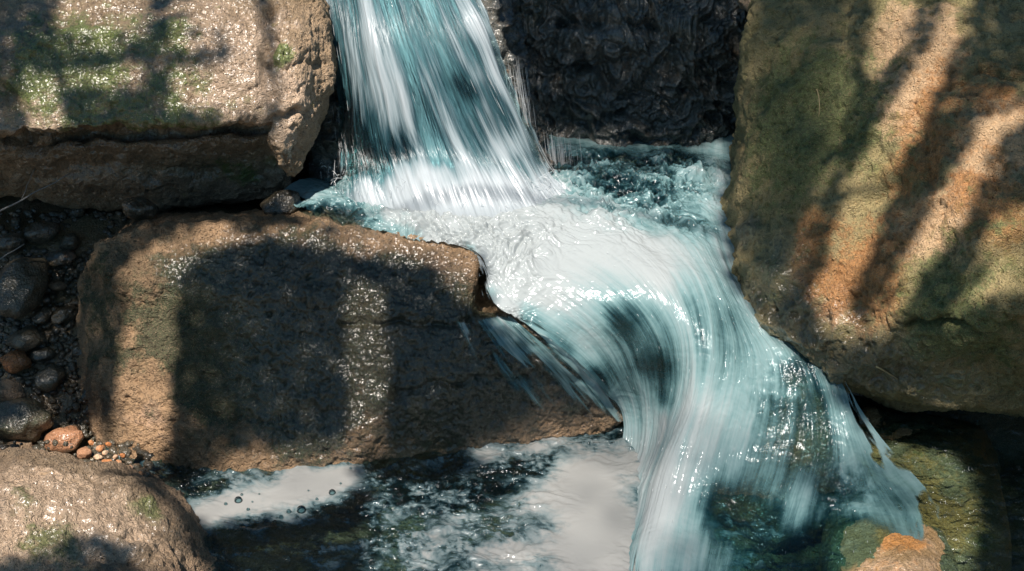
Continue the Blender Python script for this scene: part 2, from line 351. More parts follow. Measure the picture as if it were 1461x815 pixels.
right = rock('boulder', [g_main, g_low], M_right, seed=3, amps=(.07, .02, .007), voxel=.026, smooth=5, pitd=.022,
    cracks=[([(1290, 462), (1340, 452), (1390, 462), (1470, 455)], 6, .06), ([(1345, 130), (1400, 105), (1461, 110)], 6, .03), ([(1235, 465), (1200, 400)], 6, .02),
            ([(1050, 200), (1080, 165), (1130, 110)], 8, .02), ([(1220, 300), (1260, 265), (1330, 250)], 8, .025)],
    moss=[(1120, 100, .35, .45), (1100, 230, .3, .4), (1330, 480, .2, .5), (1200, 150, .25, .3), (1420, 330, .25, .3), (1440, 60, .2, .2), (1080, 400, .12, .4), (1400, 520, .3, .4), (1330, 350, .15, .25)],
    rust=[(1330, 100, .2, .35), (1300, 200, .2, .4), (1250, 330, .2, .4), (1130, 320, .12, .5), (1140, 400, .15, .45), (1400, 250, .2, .4), (1450, 340, .15, .4), (1250, 440, .15, .4), (1440, 100, .15, .35), (1200, 420, .12, .3)],
    pale=[(1290, 50, .22, .8), (1270, 140, .14, .6), (1280, 320, .14, .5), (1400, 200, .16, .7), (1340, 330, .18, .6), (1170, 440, .1, .5), (1440, 150, .12, .6)],  # pale blobs paint the sunlit stripes brighter
    wet=[(1070, 430, .12, 1.), (1130, 480, .12, .9), (1200, 540, .2, .9), (1040, 330, .08, 1.), (1300, 560, .3, .7), (1100, 350, .15, .5)])
tag(right, 'huge pitted orange and green boulder leaning over the chute at the right', 'boulder')

# dark back wall and the ledge the fall slides down
e_pts = [U(690, -120, y=1.75), U(1100, -120, y=1.8), U(680, 60, y=1.42), U(880, 40, y=1.35), U(1090, 40, y=1.5), U(700, 190, y=1.38), U(860, 200, y=1.28), U(1070, 215, y=1.40),
         U(700, 260, y=1.5), U(1080, 260, y=1.5), U(680, -150, y=3), U(1100, -150, y=3), U(680, 250, y=3), U(1100, 250, y=3)]
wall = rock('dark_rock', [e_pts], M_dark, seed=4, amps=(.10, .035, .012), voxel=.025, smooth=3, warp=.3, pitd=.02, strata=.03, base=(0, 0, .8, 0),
    cracks=[([(800, 30), (850, 35), (930, 40)], 8, .06), ([(820, 60), (830, 100)], 8, .05), ([(960, 60), (900, 150), (860, 170)], 10, .05)],
    moss=[(1000, 30, .2, .4), (760, 20, .2, .4)], wet=[(1000, 60, .25, .6), (980, 170, .25, .6)], rust=[(740, 170, .1, .1)])
tag(wall, 'rugged black wet rock face behind the pool right of the waterfall', 'rock')
f_pts = [U(430, -80, z=.85), U(700, -80, z=.92), U(450, 0, z=.66), U(690, 0, z=.68), U(455, 120, z=.36), U(730, 150, z=.30), U(470, 280, z=-.05), U(780, 290, z=-.08),
         U(430, -150, y=2.4), U(740, -150, y=2.4), U(420, 300, z=-.6), U(800, 280, z=-.6), U(430, 200, y=2.4), U(800, 200, y=2.4)]
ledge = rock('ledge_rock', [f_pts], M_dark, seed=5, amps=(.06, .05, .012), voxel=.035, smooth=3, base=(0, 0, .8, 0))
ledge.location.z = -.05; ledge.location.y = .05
tag(ledge, 'dark steep ledge rock that the waterfall slides down', 'rock')

# lower left boulder
d_pts = [U(-120, 640, z=-.42), U(0, 640, z=-.42), U(100, 664, z=-.45), U(190, 690, z=-.50), U(245, 722, z=-.58), U(290, 770, z=-.68), U(345, 830, z=-.80),
         U(-120, 720, z=-.35), U(60, 720, z=-.33), U(150, 740, z=-.38), U(210, 800, z=-.46), U(-100, 830, z=-.36), U(120, 860, z=-.42), U(300, 960, z=-.9),
         U(-120, 1000, z=-.6), U(100, 1000, z=-.7), U(-120, 640, z=-1.2), U(250, 700, z=-1.2), U(350, 900, z=-1.3), U(-120, 1000, z=-1.3)]
front = rock('boulder', [d_pts], M_front, seed=6, amps=(.05, .02, .009), voxel=.022, smooth=6,
    moss=[(60, 750, .12, .5), (220, 700, .08, .5), (20, 690, .08, .4), (130, 790, .12, .3)], pale=[(60, 690, .25, .6), (150, 730, .2, .5), (40, 760, .2, .4)],
    wet=[(160, 730, .2, .6), (260, 760, .12, .6), (60, 680, .25, .6)], cracks=[([(60, 815), (130, 785), (220, 800)], 12, .05)])
tag(front, 'rounded tan boulder in the bottom left corner with green moss specks', 'boulder')

# rocks under the right-hand cascade and in the dark pool
k_pts = [U(975, 520, z=-.60), U(1070, 500, z=-.38), U(1150, 520, z=-.38), U(1200, 600, z=-.56), U(1210, 700, z=-.74), U(980, 620, z=-.74), U(1010, 720, z=-.82), U(1120, 740, z=-.80),
         U(985, 500, z=-1.1), U(1220, 560, z=-1.1), U(1000, 800, z=-1.1), U(1180, 780, z=-1.1), U(1080, 620, z=-.60)]
chute = rock('cascade_rock', [k_pts], M_bed, seed=7, amps=(.05, .03, .008), voxel=.03, smooth=4, base=(0, .15, .6, 0), rust=[(1040, 700, .15, .6), (1100, 610, .1, .4)])
tag(chute, 'brown and orange rock showing through the streaming lower cascade', 'rock')
h_pts = [U(1230, 580, z=-.74), U(1400, 610, z=-.78), U(1180, 700, z=-.79), U(1430, 760, z=-.84), U(1320, 650, z=-.755), U(1260, 840, z=-.80), U(1400, 860, z=-.9),
         U(1230, 560, z=-1.2), U(1440, 600, z=-1.2), U(1160, 860, z=-1.2), U(1440, 880, z=-1.2)]
sub1 = rock('sunken_rock', [h_pts], M_amber, seed=8, amps=(.03, .003, .002), voxel=.03, smooth=9, pitd=.004, base=(0, .25, .2, .1), rust=[(1350, 720, .14, .5), (1280, 640, .15, .2)], moss=[(1300, 600, .15, .3), (1420, 760, .1, .4)])
tag(sub1, 'large dark olive rock lying under the clear water at the right', 'rock')
i_pts = [U(1200, 745, z=-.73), U(1260, 730, z=-.70), U(1340, 755, z=-.74), U(1180, 800, z=-.78), U(1300, 800, z=-.67), U(1370, 830, z=-.78), U(1220, 850, z=-.70), U(1340, 900, z=-.78),
         U(1180, 760, z=-1.1), U(1360, 760, z=-1.1), U(1180, 920, z=-1.1), U(1360, 920, z=-1.1)]
sub2 = rock('sunken_rock', [i_pts], M_amber, seed=9, amps=(.02, .003, .003), voxel=.02, smooth=9, pitd=.006, base=(0, .1, .5, .2), rust=[(1290, 745, .08, .7)])
sub2.location.z = -.02
tag(sub2, 'pale orange sunlit rock breaking the surface at the bottom right', 'rock')
t_pts = [U(1050, -30, y=1.35), U(1085, -30, y=1.3), U(1052, 8, y=1.3), U(1078, 24, y=1.25), U(1100, 5, y=1.2), U(1060, -40, y=1.6), U(1100, -40, y=1.6), U(1060, 10, y=1.6), U(1100, 20, y=1.5)]
small = rock('stone', [t_pts], M_front, seed=10, amps=(.01, .006, .003), voxel=.012, smooth=5, sub=1, base=(.2, 0, .2, .3))
tag(small, 'small pale stone wedged between the black wall and the big right boulder', 'stone')

# ------------------------------------------------------------------ water
def crom(K, t):
    """Catmull-Rom through K (k,...) at t in [0,k-1]"""
    K = np.asarray(K, float); k = len(K); i = np.clip(np.floor(t).astype(int), 0, k-2); f = (t-i)
    g = lambda j: K[np.clip(j, 0, k-1)]
    sh = (-1,)+(1,)*(K.ndim-1); f = f.reshape(sh)
    a, b, c, d = g(i-1), g(i), g(i+1), g(i+2)
    a = np.where((i == 0).reshape(sh), 2*b-c, a); d = np.where((i == k-2).reshape(sh), 2*c-b, d)
    return .5*((2*b)+(c-a)*f+(2*a-5*b+4*c-d)*f**2+(3*b-a-3*c+d)*f**3)
def patch(lines, n, m):
    """lines: streamlines of (px,py,z); equal arc-length resampling, then across. returns (n,m,3), uv"""
    L = []
    for ln in lines:
        K = np.array([U(a, b, z=c) for a, b, c in ln]); q = crom(K, np.linspace(0, len(K)-1, 400))
        s = np.concatenate([[0], np.cumsum(np.linalg.norm(np.diff(q, axis=0), axis=1))]); t = np.linspace(0, s[-1], n)
        L.append(np.stack([np.interp(t, s, q[:, j]) for j in range(3)], 1))
    L = np.array(L)
    P = crom(L, np.linspace(0, len(lines)-1, m)).transpose(1, 0, 2)
    def sm(A, sig):                                              # soften along axis 0, ends kept
        k = np.exp(-.5*(np.arange(-3*sig, 3*sig+1)/sig)**2); k /= k.sum(); w_ = 3*sig
        top = 2*A[:1]-A[w_:0:-1]; bot = 2*A[-1:]-A[-2:-w_-2:-1]; B = np.concatenate([top, A, bot])
        return np.apply_along_axis(lambda c: np.convolve(c, k, 'valid'), 0, B)
    P = sm(P, n//40); P = sm(P.transpose(1, 0, 2), m//25).transpose(1, 0, 2)
    lu = np.linalg.norm(np.diff(P, axis=0), axis=2).sum(0).mean(); lv = np.linalg.norm(np.diff(P, axis=1), axis=2).sum(1).mean()
    uv = np.stack(np.meshgrid(np.linspace(0, lu, n), np.linspace(0, lv, m), indexing='ij'), -1)
    return P, uv
def gnormals(P):
    du = np.gradient(P, axis=0); dv = np.gradient(P, axis=1); N = np.cross(dv, du)
    N /= np.linalg.norm(N, axis=2)[..., None]+1e-9; N *= np.sign(np.median(N@np.array([0, -.6, .8]))+1e-9); return N
def streak(uv, su, sv, seed, octv=4, wob=.02):
    q = uv.reshape(-1, 2); v = q[:, 1]+wob*pnoise(np.stack([q[:, 0]*2.2, q[:, 1]*3, 0*q[:, 0]+seed], 1))
    return fbm(np.stack([q[:, 0]*su, v*sv, 0*v+seed*3.1], 1), octv, .6).reshape(uv.shape[:2])
def flow_sheet(name, P, uv, dens, mat, seed=0, amp=.02, big=.03, su=2.5, sv=22, contrast=.5, swell=0, turb=0., fade=1.):
    N = gnormals(P); s1 = streak(uv, su, sv, seed); s2 = streak(uv, su*2, sv*2.6, seed+5)
    bigw = pnoise(P.reshape(-1, 3)*3.1+seed).reshape(s1.shape)
    tm = turb+np.zeros(s1.shape)
    Q = P.reshape(-1, 3); Q = Q+.07*np.stack([fbm(Q*5+k*11, 2) for k in range(3)], 1)
    c1 = fbm(Q*np.array([7, 10, 7])+seed, 4, .6).reshape(s1.shape)
    rg = sum(a_*np.abs(pnoise(Q*f_+seed+f_)) for a_, f_ in ((1.6, 9), (1., 19), (.6, 38), (.4, 75))).reshape(s1.shape)-.7   # billows
    s1 = s1*(1-tm)+c1*tm; s2 = s2*(1-tm)+rg*tm*.5
    h = amp*(s1+.4*s2)+big*bigw+swell*(.6*c1+.8*rg)*tm**1.7
    P2 = P+N*h[..., None]
    f = dens+contrast*s1+contrast*.5*s2
    me = grid_mesh(name, P2, uv); attr(me, 'foam', np.clip(f, -.3, 1.3).reshape(-1)); attr(me, 'turb', np.clip(tm, 0, 1).reshape(-1)); attr(me, 'fade', ((fade+np.zeros(s1.shape))*1.4).reshape(-1))
    return new_obj(name, me, mat), P2
def blobs_on(P, blobs, base):
    x = P.reshape(-1, 3); return base+paint(x, blobs).reshape(P.shape[:2])

M_fall = water_mat('falling_water', su=.9, sv=12, foamc=(.46, .52, .56), deep=(.02, .085, .115), mid=(.23, .31, .345), cs=(.40, .40, .45), gr=.28)
M_pool = water_mat('white_water', su=1.2, sv=12, clear=.95, foamc=(.42, .47, .485), mid=(.17, .33, .35), deep=(.01, .08, .11), cs=(.32, .26, .24))
M_still = water_mat('pool_water', su=3, sv=8, clear=.95, foamc=(.35, .36, .355), mid=(.13, .20, .22), deep=(.006, .045, .065), bump=.8)

# the waterfall: three overlapping veils
fall_lines = [
    [(445, -70, .86), (458, 20, .66), (468, 110, .42), (476, 200, .18), (472, 262, .05), (478, 296, -.03), (484, 306, -.10)],
    [(500, -70, .90), (520, 20, .70), (545, 120, .46), (565, 220, .19), (578, 280, .07), (592, 312, .0), (602, 330, -.09)],
    [(560, -70, .92), (590, 20, .72), (630, 120, .48), (668, 220, .21), (692, 280, .10), (712, 318, .01), (725, 338, -.09)],
    [(610, -70, .92), (645, 20, .72), (690, 120, .48), (730, 205, .24), (765, 268, .09), (795, 310, .0), (808, 328, -.09)],
    [(650, -70, .90), (694, 20, .70), (728, 105, .48), (758, 190, .24), (790, 250, .08), (832, 288, -.01), (850, 305, -.10)]]
P, uv = patch(fall_lines, 420, 480)
vv = uv[..., 1]/uv[..., 1].max(); uu = uv[..., 0]/uv[..., 0].max()
fall_e = bpy.data.objects.new('waterfall', None); C.objects.link(fall_e); fall_e.location = U(620, 290, z=0)
tag(fall_e, 'white and teal waterfall sliding down between the mossy boulder and black rock', 'waterfall')
fb = [(470, 180, .14, -.5), (500, 230, .12, -.45), (545, 215, .1, -.35), (640, 100, .06, -.45), (665, 150, .06, -.5), (560, 120, .18, .25), (500, 60, .15, .15), (690, 100, .08, .35), (740, 200, .08, .35),
      (610, 230, .15, .15), (600, 290, .2, .4), (740, 280, .15, .3), (690, 30, .06, .3)]
rag = .05*streak(uv, 1.2, 16, 77)+.04*streak(uv, 5, 20, 78)
edge = sstep(0, .10, vv+rag)*sstep(1, .90, vv+rag)*sstep(1.02, .96, uu)
def child(o, e): o.parent = e; o.location = -Vector(e.location); return o
def paint_turb(P): return np.clip(blobs_on(P, [(600, 310, .14, .9), (740, 300, .14, .9), (490, 280, .1, .8), (680, 320, .14, .8)], 0), 0, 1)
dens = blobs_on(P, fb, .60)+.5*sstep(.66, .86, uu+.05*pnoise(P.reshape(-1, 3)*9).reshape(uu.shape)-.06*(1-sstep(0, .35, vv)))
o, _ = flow_sheet('water_veil', P, uv, dens, M_fall, 1, amp=.010, big=.025, su=.7, sv=7, contrast=.28, swell=.03, turb=paint_turb(P), fade=edge); child(o, fall_e)
P2 = P+gnormals(P)*.035
dens = blobs_on(P, fb, .30)+.7*sstep(.68, .88, uu+.06*pnoise(P.reshape(-1, 3)*9).reshape(uu.shape)-.06*(1-sstep(0, .35, vv)))
o, _ = flow_sheet('water_veil', P2, uv+.37, dens, M_fall, 11, amp=.014, big=.03, su=.7, sv=9, contrast=.42, fade=edge); child(o, fall_e)

# main stream: pool -> chute -> lower cascade
main_lines = [
    [(395, 278, .02), (440, 312, .035), (540, 332, .03), (630, 345, .02), (683, 362, .0), (690, 440, -.12), (732, 461, -.15), (795, 500, -.25), (852, 550, -.44), (884, 602, -.70), (868, 700, -.82)],
    [(440, 255, .02), (510, 300, .035), (610, 328, .035), (690, 352, .02), (740, 395, -.03), (800, 430, -.10), (850, 468, -.18), (888, 525, -.38), (908, 590, -.63), (904, 650, -.76), (875, 740, -.82)],
    [(520, 240, .02), (590, 290, .05), (690, 320, .06), (780, 350, .03), (850, 395, -.03), (902, 440, -.10), (934, 490, -.22), (942, 550, -.42), (936, 615, -.65), (915, 690, -.75), (880, 800, -.80)],
    [(640, 190, .02), (650, 235, .02), (700, 285, .06), (800, 310, .06), (880, 350, .02), (940, 410, -.05), (975, 470, -.16), (975, 540, -.34), (955, 620, -.54), (925, 720, -.70), (895, 850, -.75)],
    [(765, 180, .0), (785, 222, .0), (830, 270, .04), (900, 300, .03), (960, 350, -.01), (1000, 420, -.10), (1015, 500, -.22), (1000, 580, -.38), (975, 660, -.56), (950, 760, -.70), (930, 880, -.74)],
    [(895, 175, -.02), (905, 208, -.02), (930, 250, .0), (970, 290, .0), (1015, 360, -.05), (1045, 430, -.15), (1085, 500, -.27), (1080, 580, -.42), (1060, 660, -.58), (1035, 760, -.70), (1010, 880, -.74)],
    [(1005, 172, -.03), (1005, 200, -.03), (1015, 235, -.02), (1030, 280, -.02), (1040, 350, -.08), (1075, 430, -.18), (1140, 500, -.30), (1170, 560, -.40), (1180, 640, -.56), (1150, 740, -.69), (1120, 880, -.75)],
    [(1070, 170, -.03), (1062, 195, -.03), (1065, 230, -.03), (1065, 280, -.04), (1070, 350, -.10), (1120, 440, -.22), (1185, 510, -.34), (1225, 580, -.46), (1290, 660, -.62), (1340, 720, -.68), (1360, 780, -.74)]]
P, uv = patch(main_lines, 820, 560)
MAINP = P
mb = [(620, 300, .25, .5), (730, 330, .3, .5), (700, 390, .15, .35), (850, 320, .25, .3), (940, 340, .14, .45), (950, 380, .1, .3), (860, 400, .25, .1),
      (880, 480, .10, -.45), (920, 540, .10, -.35), (830, 440, .08, -.35), (760, 430, .06, -.3), (800, 460, .12, .12), (780, 490, .09, -.45), (850, 565, .09, -.6), (800, 525, .08, -.5), (820, 500, .12, .12), (925, 605, .07, .5), (930, 580, .06, -.2),
      (780, 205, .12, -.45), (880, 205, .12, -.4), (980, 205, .12, -.4), (870, 240, .14, -.35), (960, 220, .12, -.15), (930, 260, .15, -.15), (1000, 300, .1, -.2), (790, 220, .1, -.4), (480, 290, .12, -.25), (430, 300, .1, -.3), (560, 335, .12, -.4), (470, 322, .12, -.7), (650, 350, .06, -.6),
      (688, 400, .06, -.6), (720, 450, .05, .3), (1060, 440, .12, -.1), (1150, 520, .08, -.35), (1180, 600, .1, -.2), (1100, 640, .12, -.15), (1040, 700, .13, -.55), (1100, 600, .12, .1), (1200, 690, .12, -.25), (1280, 700, .1, -.1), (1110, 790, .2, -.5), (1215, 770, .14, -.8), (1260, 745, .07, -.3), (1080, 730, .1, -.3),
      (1120, 590, .1, -.25), (1170, 630, .12, -.3), (1180, 560, .06, -.2), (1230, 690, .1, .1), (980, 580, .12, .3), (1000, 640, .15, .2), (930, 700, .15, .4), (900, 650, .15, .4), (960, 770, .15, .2)]
vv = uv[..., 1]/uv[..., 1].max(); uu = uv[..., 0]/uv[..., 0].max()
rag = .035*streak(uv, 1.5, 14, 79)+.03*streak(uv, 4, 30, 80)
edge = sstep(0, .05, vv+rag)*sstep(1, .95, vv+rag)*sstep(1, .9, uu+rag)
dens = blobs_on(P, mb, .55)+.20*streak(uv, .6, 2.6, 31, 3)
stream, SP = flow_sheet('stream_water', P, uv, dens, M_pool, 3, amp=.005, big=.03, su=.8, sv=7, contrast=.17, swell=.034, fade=edge,
    turb=np.clip(blobs_on(P, [(860, 230, .25, 1.), (980, 230, .25, 1.), (760, 220, .2, 1.), (620, 290, .22, .9), (480, 290, .2, .9), (730, 330, .2, .6), (880, 280, .2, .7), (1000, 300, .1, .5), (720, 450, .06, .9), (1220, 680, .1, .5), (1130, 560, .12, .3), (700, 300, .2, .5)], .15), 0, 1))
tag(stream, kind='structure')

# thin film spilling over the low right end of the block: it lies on the stone
_me = block.data; _t = np.empty(len(_me.loops), np.int32); _me.loops.foreach_get('vertex_index', _t)
bb = BVHTree.FromPolygons(get_co(_me).tolist(), _t.reshape(-1, 4).tolist())
SL = np.array([[(640, 452), (652, 490), (670, 540), (700, 600)], [(672, 455), (694, 490), (728, 540), (770, 596)], [(705, 448), (742, 488), (792, 540), (840, 604)], [(745, 448), (800, 486), (858, 540), (904, 600)]], float)
n_, m_ = 220, 260
K = np.array([crom(l, np.linspace(0, 3, n_)) for l in SL]); K = crom(K, np.linspace(0, 3, m_)).transpose(1, 0, 2)
P = np.full((n_, m_, 3), np.nan)
for a in range(n_):
    for b in range(m_):
        d = ray(*K[a, b]); d = d/np.linalg.norm(d); r = bb.ray_cast(Vector(CAM), Vector(d))
        if r[0] is not None: P[a, b] = np.array(r[0])
for b in range(m_):
    for a in range(n_):
        if np.isnan(P[a, b, 0]): P[a, b] = P[a-1, b] if a and not np.isnan(P[a-1, b, 0]) else U(*K[a, b], z=-.25)
dep = (P-CAM)@FWD; kk = np.ones(9)/9
for _ in range(2):
    dep = np.apply_along_axis(lambda c: np.convolve(np.pad(c, 4, 'edge'), kk, 'valid'), 0, dep); dep = np.apply_along_axis(lambda c: np.convolve(np.pad(c, 4, 'edge'), kk, 'valid'), 1, dep)
P = np.array([[CAM+ray(*K[a, b])*(dep[a, b]-.022) for b in range(m_)] for a in range(n_)])
lu, lv_ = .65, .55
uvs = np.stack(np.meshgrid(np.linspace(0, lu, n_), np.linspace(0, lv_, m_), indexing='ij'), -1)
uu, vv = uvs[..., 0]/lu, uvs[..., 1]/lv_
big_ = streak(uvs, 1.5, 9, 51, 3)
film = sstep(0, .08, uu)*sstep(1., .72, uu+.22*streak(uvs, 2, 22, 53, 3))*(1-.5*sstep(.6, 1., uu+.3*big_))*sstep(.05, .5, vv+.25*big_)*sstep(-.25, .35, big_+.35*(vv-.3)+.25*(1-uu))*sstep(1.02, .96, vv)
o, _ = flow_sheet('spilling_film', P, uvs, .42+.25*vv-.15*uu, M_pool, 8, amp=.004, big=0, su=1.5, sv=16, contrast=.3, fade=film*.8)
tag(o, 'thin streaked film of water spilling over the low right end of the stone block', 'water film', kind='structure')

# bottom pool
def hsheet(px0, px1, py0, py1, z, n, m):
    px = np.linspace(px0, px1, m); py = np.linspace(py1, py0, n)
    A = np.array([[U(px0, py1, z=z), U(px1, py1, z=z)], [U(px0, py0, z=z), U(px1, py0, z=z)]])
    s = np.linspace(0, 1, n)[:, None, None]; t = np.linspace(0, 1, m)[None, :, None]
    P = (A[0, 0]*(1-t)+A[0, 1]*t)*(1-s)+(A[1, 0]*(1-t)+A[1, 1]*t)*s
    return P
P = hsheet(150, 1700, 540, 1000, -.745, 520, 900)
x, y = P[..., 0], P[..., 1]
F3 = P.reshape(-1, 3)
wob = fbm(F3*4, 3).reshape(x.shape)
FW = F3+.05*np.stack([fbm(F3*6+k*11, 2) for k in range(3)], 1)
h = .012*fbm(FW*np.array([7, 11, 7]), 4, .55).reshape(x.shape)+.005*(1-2.4*np.abs(fbm(FW*np.array([10, 15, 10])+9, 3))).reshape(x.shape)
uvb = np.stack([x+.08*wob, y+.10*wob+.25*x], -1)
pb = [(285, 715, .07, .9), (330, 700, .10, .9), (400, 690, .12, .9), (460, 670, .1, .9), (490, 655, .07, .7), (420, 655, .08, .6), (840, 660, .15, 1.), (865, 720, .17, 1.), (835, 770, .16, .8), (790, 690, .1, .4), (700, 620, .07, .3), (600, 700, .1, .2), (900, 640, .12, .7), (760, 610, .1, .5), (800, 590, .1, .5), (880, 790, .15, .7),
      (700, 760, .15, .5), (760, 700, .1, .35), (620, 770, .18, .22), (560, 700, .1, .12), (620, 645, .06, .4), (690, 635, .08, .35), (730, 800, .15, .4), (640, 720, .1, .1), (470, 790, .08, .3), (540, 720, .1, .1), (950, 800, .2, .3), (1250, 660, .12, .25), (1300, 700, .1, .35), (1430, 800, .1, .2)]
calm = np.clip(paint(F3, pb[:6]+pb[6:9]), 0, 1).reshape(x.shape)
dens = .17+paint(F3, pb).reshape(x.shape)+(.30*fbm(FW*np.array([5, 11, 5])+2, 5, .6)+.30*fbm(F3*34, 3, .7)*sstep(-.35, .4, fbm(FW*7+8, 2))).reshape(x.shape)*(1-.7*calm)
dens -= .35*sstep(.95, 1.3, x)
P[..., 2] += h*(1-.97*calm)
me = grid_mesh('lower_pool_water', P, uvb); attr(me, 'turb', np.full(x.size, .75)); attr(me, 'fade', np.full(x.size, 2.)); attr(me, 'foam', np.clip(dens, -.3, 1.3).reshape(-1))
tag(new_obj('lower_pool_water', me, M_still), kind='structure')

# ------------------------------------------------------------------ flying threads and drops of water
def threads(name, items, mat, seg=4):
    """items: list of (polyline, radius): tapered threads joined in one mesh"""
    V, F = [], []
    for pts, r in items:
        pts = np.asarray(pts); n_ = len(pts)
        t = np.gradient(pts, axis=0); t /= np.linalg.norm(t, axis=1)[:, None]+1e-9
        a = np.cross(t, [.3, .5, .8]); a /= np.linalg.norm(a, axis=1)[:, None]; b = np.cross(t, a)
        w_ = np.sin(np.linspace(.12, np.pi-.12, n_))**.7*r; o_ = len(V)
        for i_ in range(n_):
            for k_ in range(seg):
                c_ = math.cos(k_*2*math.pi/seg); s_ = math.sin(k_*2*math.pi/seg); V.append(pts[i_]+(a[i_]*c_+b[i_]*s_)*w_[i_])
        for i_ in range(n_-1):
            for k_ in range(seg): F.append((o_+i_*seg+k_, o_+i_*seg+(k_+1) % seg, o_+(i_+1)*seg+(k_+1) % seg, o_+(i_+1)*seg+k_))
    me = bpy.data.meshes.new(name); me.from_pydata([tuple(v) for v in V], [], F); me.polygons.foreach_set('use_smooth', [True]*len(F)); me.update(); return new_obj(name, me, mat)
ms = NT('spray'); b_ = ms.node('ShaderNodeBsdfPrincipled'); b_.inputs['Base Color'].default_value = (.80, .85, .88, 1); b_.inputs['Roughness'].default_value = .12; b_.inputs['Specular IOR Level'].default_value = .8
t_ = ms.node('ShaderNodeBsdfTransparent'); x_ = ms.node('ShaderNodeMixShader'); x_.inputs[0].default_value = .45
ms.l.new(t_.outputs[0], x_.inputs[1]); ms.l.new(b_.outputs[0], x_.inputs[2]); ms.l.new(x_.outputs[0], ms.out.inputs[0]); M_spray = ms.m
def along(Pg, pick, cnt, l0, l1, r0, r1, lift, jit=.003):
    n_, m2 = Pg.shape[:2]; N_ = gnormals(Pg); out = []
    st_ = np.linalg.norm(np.diff(Pg, axis=0), axis=2).mean()
    while len(out) < cnt:
        u_, v_ = RNG.random(2); 
        if RNG.random() > pick(u_, v_): continue
        i_ = int(u_*(n_-1)); k_ = max(4, int(RNG.uniform(l0, l1)/st_)); j_ = int(v_*(m2-1)); e_ = min(n_-1, i_+k_)
        if e_-i_ < 4: continue
        idx = np.linspace(i_, e_, 6).astype(int); lf = RNG.uniform(.2, 1)*lift
        out.append((Pg[idx, j_]+N_[idx, j_]*lf+RNG.normal(size=3)*jit, RNG.uniform(r0, r1)))
    return out
FP, _uv = patch(fall_lines, 300, 200)
it = along(FP, lambda u, v: (.15+.85*math.exp(-((v-.88)/.14)**2)+.3*math.exp(-((v-.15)/.12)**2))*(1 if u < .8 else .2), 260, .03, .12, .0004, .0009, .03)
for k in range(700):                                            # splash where the fall strikes the pool
    v_ = RNG.random(); c_ = FP[int((.76+.1*RNG.random())*299), int(v_*199)]+np.array([RNG.normal()*.04, RNG.normal()*.03, 0])
    d_ = np.array([RNG.normal()*.35+.15, -.5-.5*RNG.random(), .5+1.1*RNG.random()]); L_ = RNG.uniform(.01, .07)
    t = np.linspace(0, 1, 5)[:, None]; it.append((c_+d_*t*L_-np.array([0, 0, 1])*t*t*L_*RNG.uniform(.3, 1.2), RNG.uniform(.0006, .0014)))
for (a, b, w_) in ((790, 190, 8), (800, 200, 10), (775, 215, 10), (735, 90, 9), (742, 130, 8)):  # jets right of the fall
    for k in range(34):
        x0 = a+RNG.normal()*w_; c_ = U(x0, b+RNG.uniform(-10, 40), y=1.05); t = np.linspace(0, 1, 5)[:, None]; L_ = RNG.uniform(.08, .2)
        it.append((c_+np.array([.12*L_, -.1*L_, -L_])*t, RNG.uniform(.0007, .0015)))
o = threads('spray', it, M_spray); o['kind'] = 'stuff'; child(o, fall_e)
it = along(SP, lambda u, v: (.06+.9*math.exp(-((u-.62)/.12)**2-((v-.88)/.12)**2)+.5*math.exp(-((u-.5)/.1)**2-((v-.1)/.1)**2)), 380, .006, .02, .0004, .0009, .012)
o = threads('spray', it, M_spray); tag(o, 'fine bright threads and drops thrown up by the racing lower stream', 'spray', kind='stuff')

# ------------------------------------------------------------------ loose stones, twigs, bubbles
def ico(seed, sc, sub=4, rough=.16, name='stone'):
    bm = bmesh.new(); bmesh.ops.create_icosphere(bm, subdivisions=sub, radius=1); me = bpy.data.meshes.new(name); bm.to_mesh(me); bm.free()
    P = get_co(me); D = P.copy()
    P = P*(1+rough*1.6*pnoise(D*1.1+seed*5.1)+rough*.6*pnoise(D*2.6+seed*3.3))[:, None]
    for k in range(4):                                           # a few worn flat faces
        r = np.random.default_rng(seed*10+k).normal(size=3); r /= np.linalg.norm(r); h_ = P@r; P -= np.clip(h_-.74, 0, 1)[:, None]*.8*r
    P = P*np.array(sc); me.vertices.foreach_set('co', P.reshape(-1).astype(np.float32)); me.polygons.foreach_set('use_smooth', [True]*len(me.polygons)); me.update(); return me
def stone(name, px, py, z, size, seed, mat, rot=0., sub=4, wet=.5, rust=0., moss=0., pale=0., flat=.65):
    me = ico(seed, (size, size*.75, size*flat), sub, name=name)
    n_ = len(me.vertices)
    for k, v in (('wet', wet), ('rust', rust), ('moss', moss), ('pale', pale)): attr(me, k, np.full(n_, v))
    o = new_obj(name, me, mat); o.location = U(px, py, z=z); o.rotation_euler = (random.uniform(-.3, .3), random.uniform(-.3, .3), rot); return o
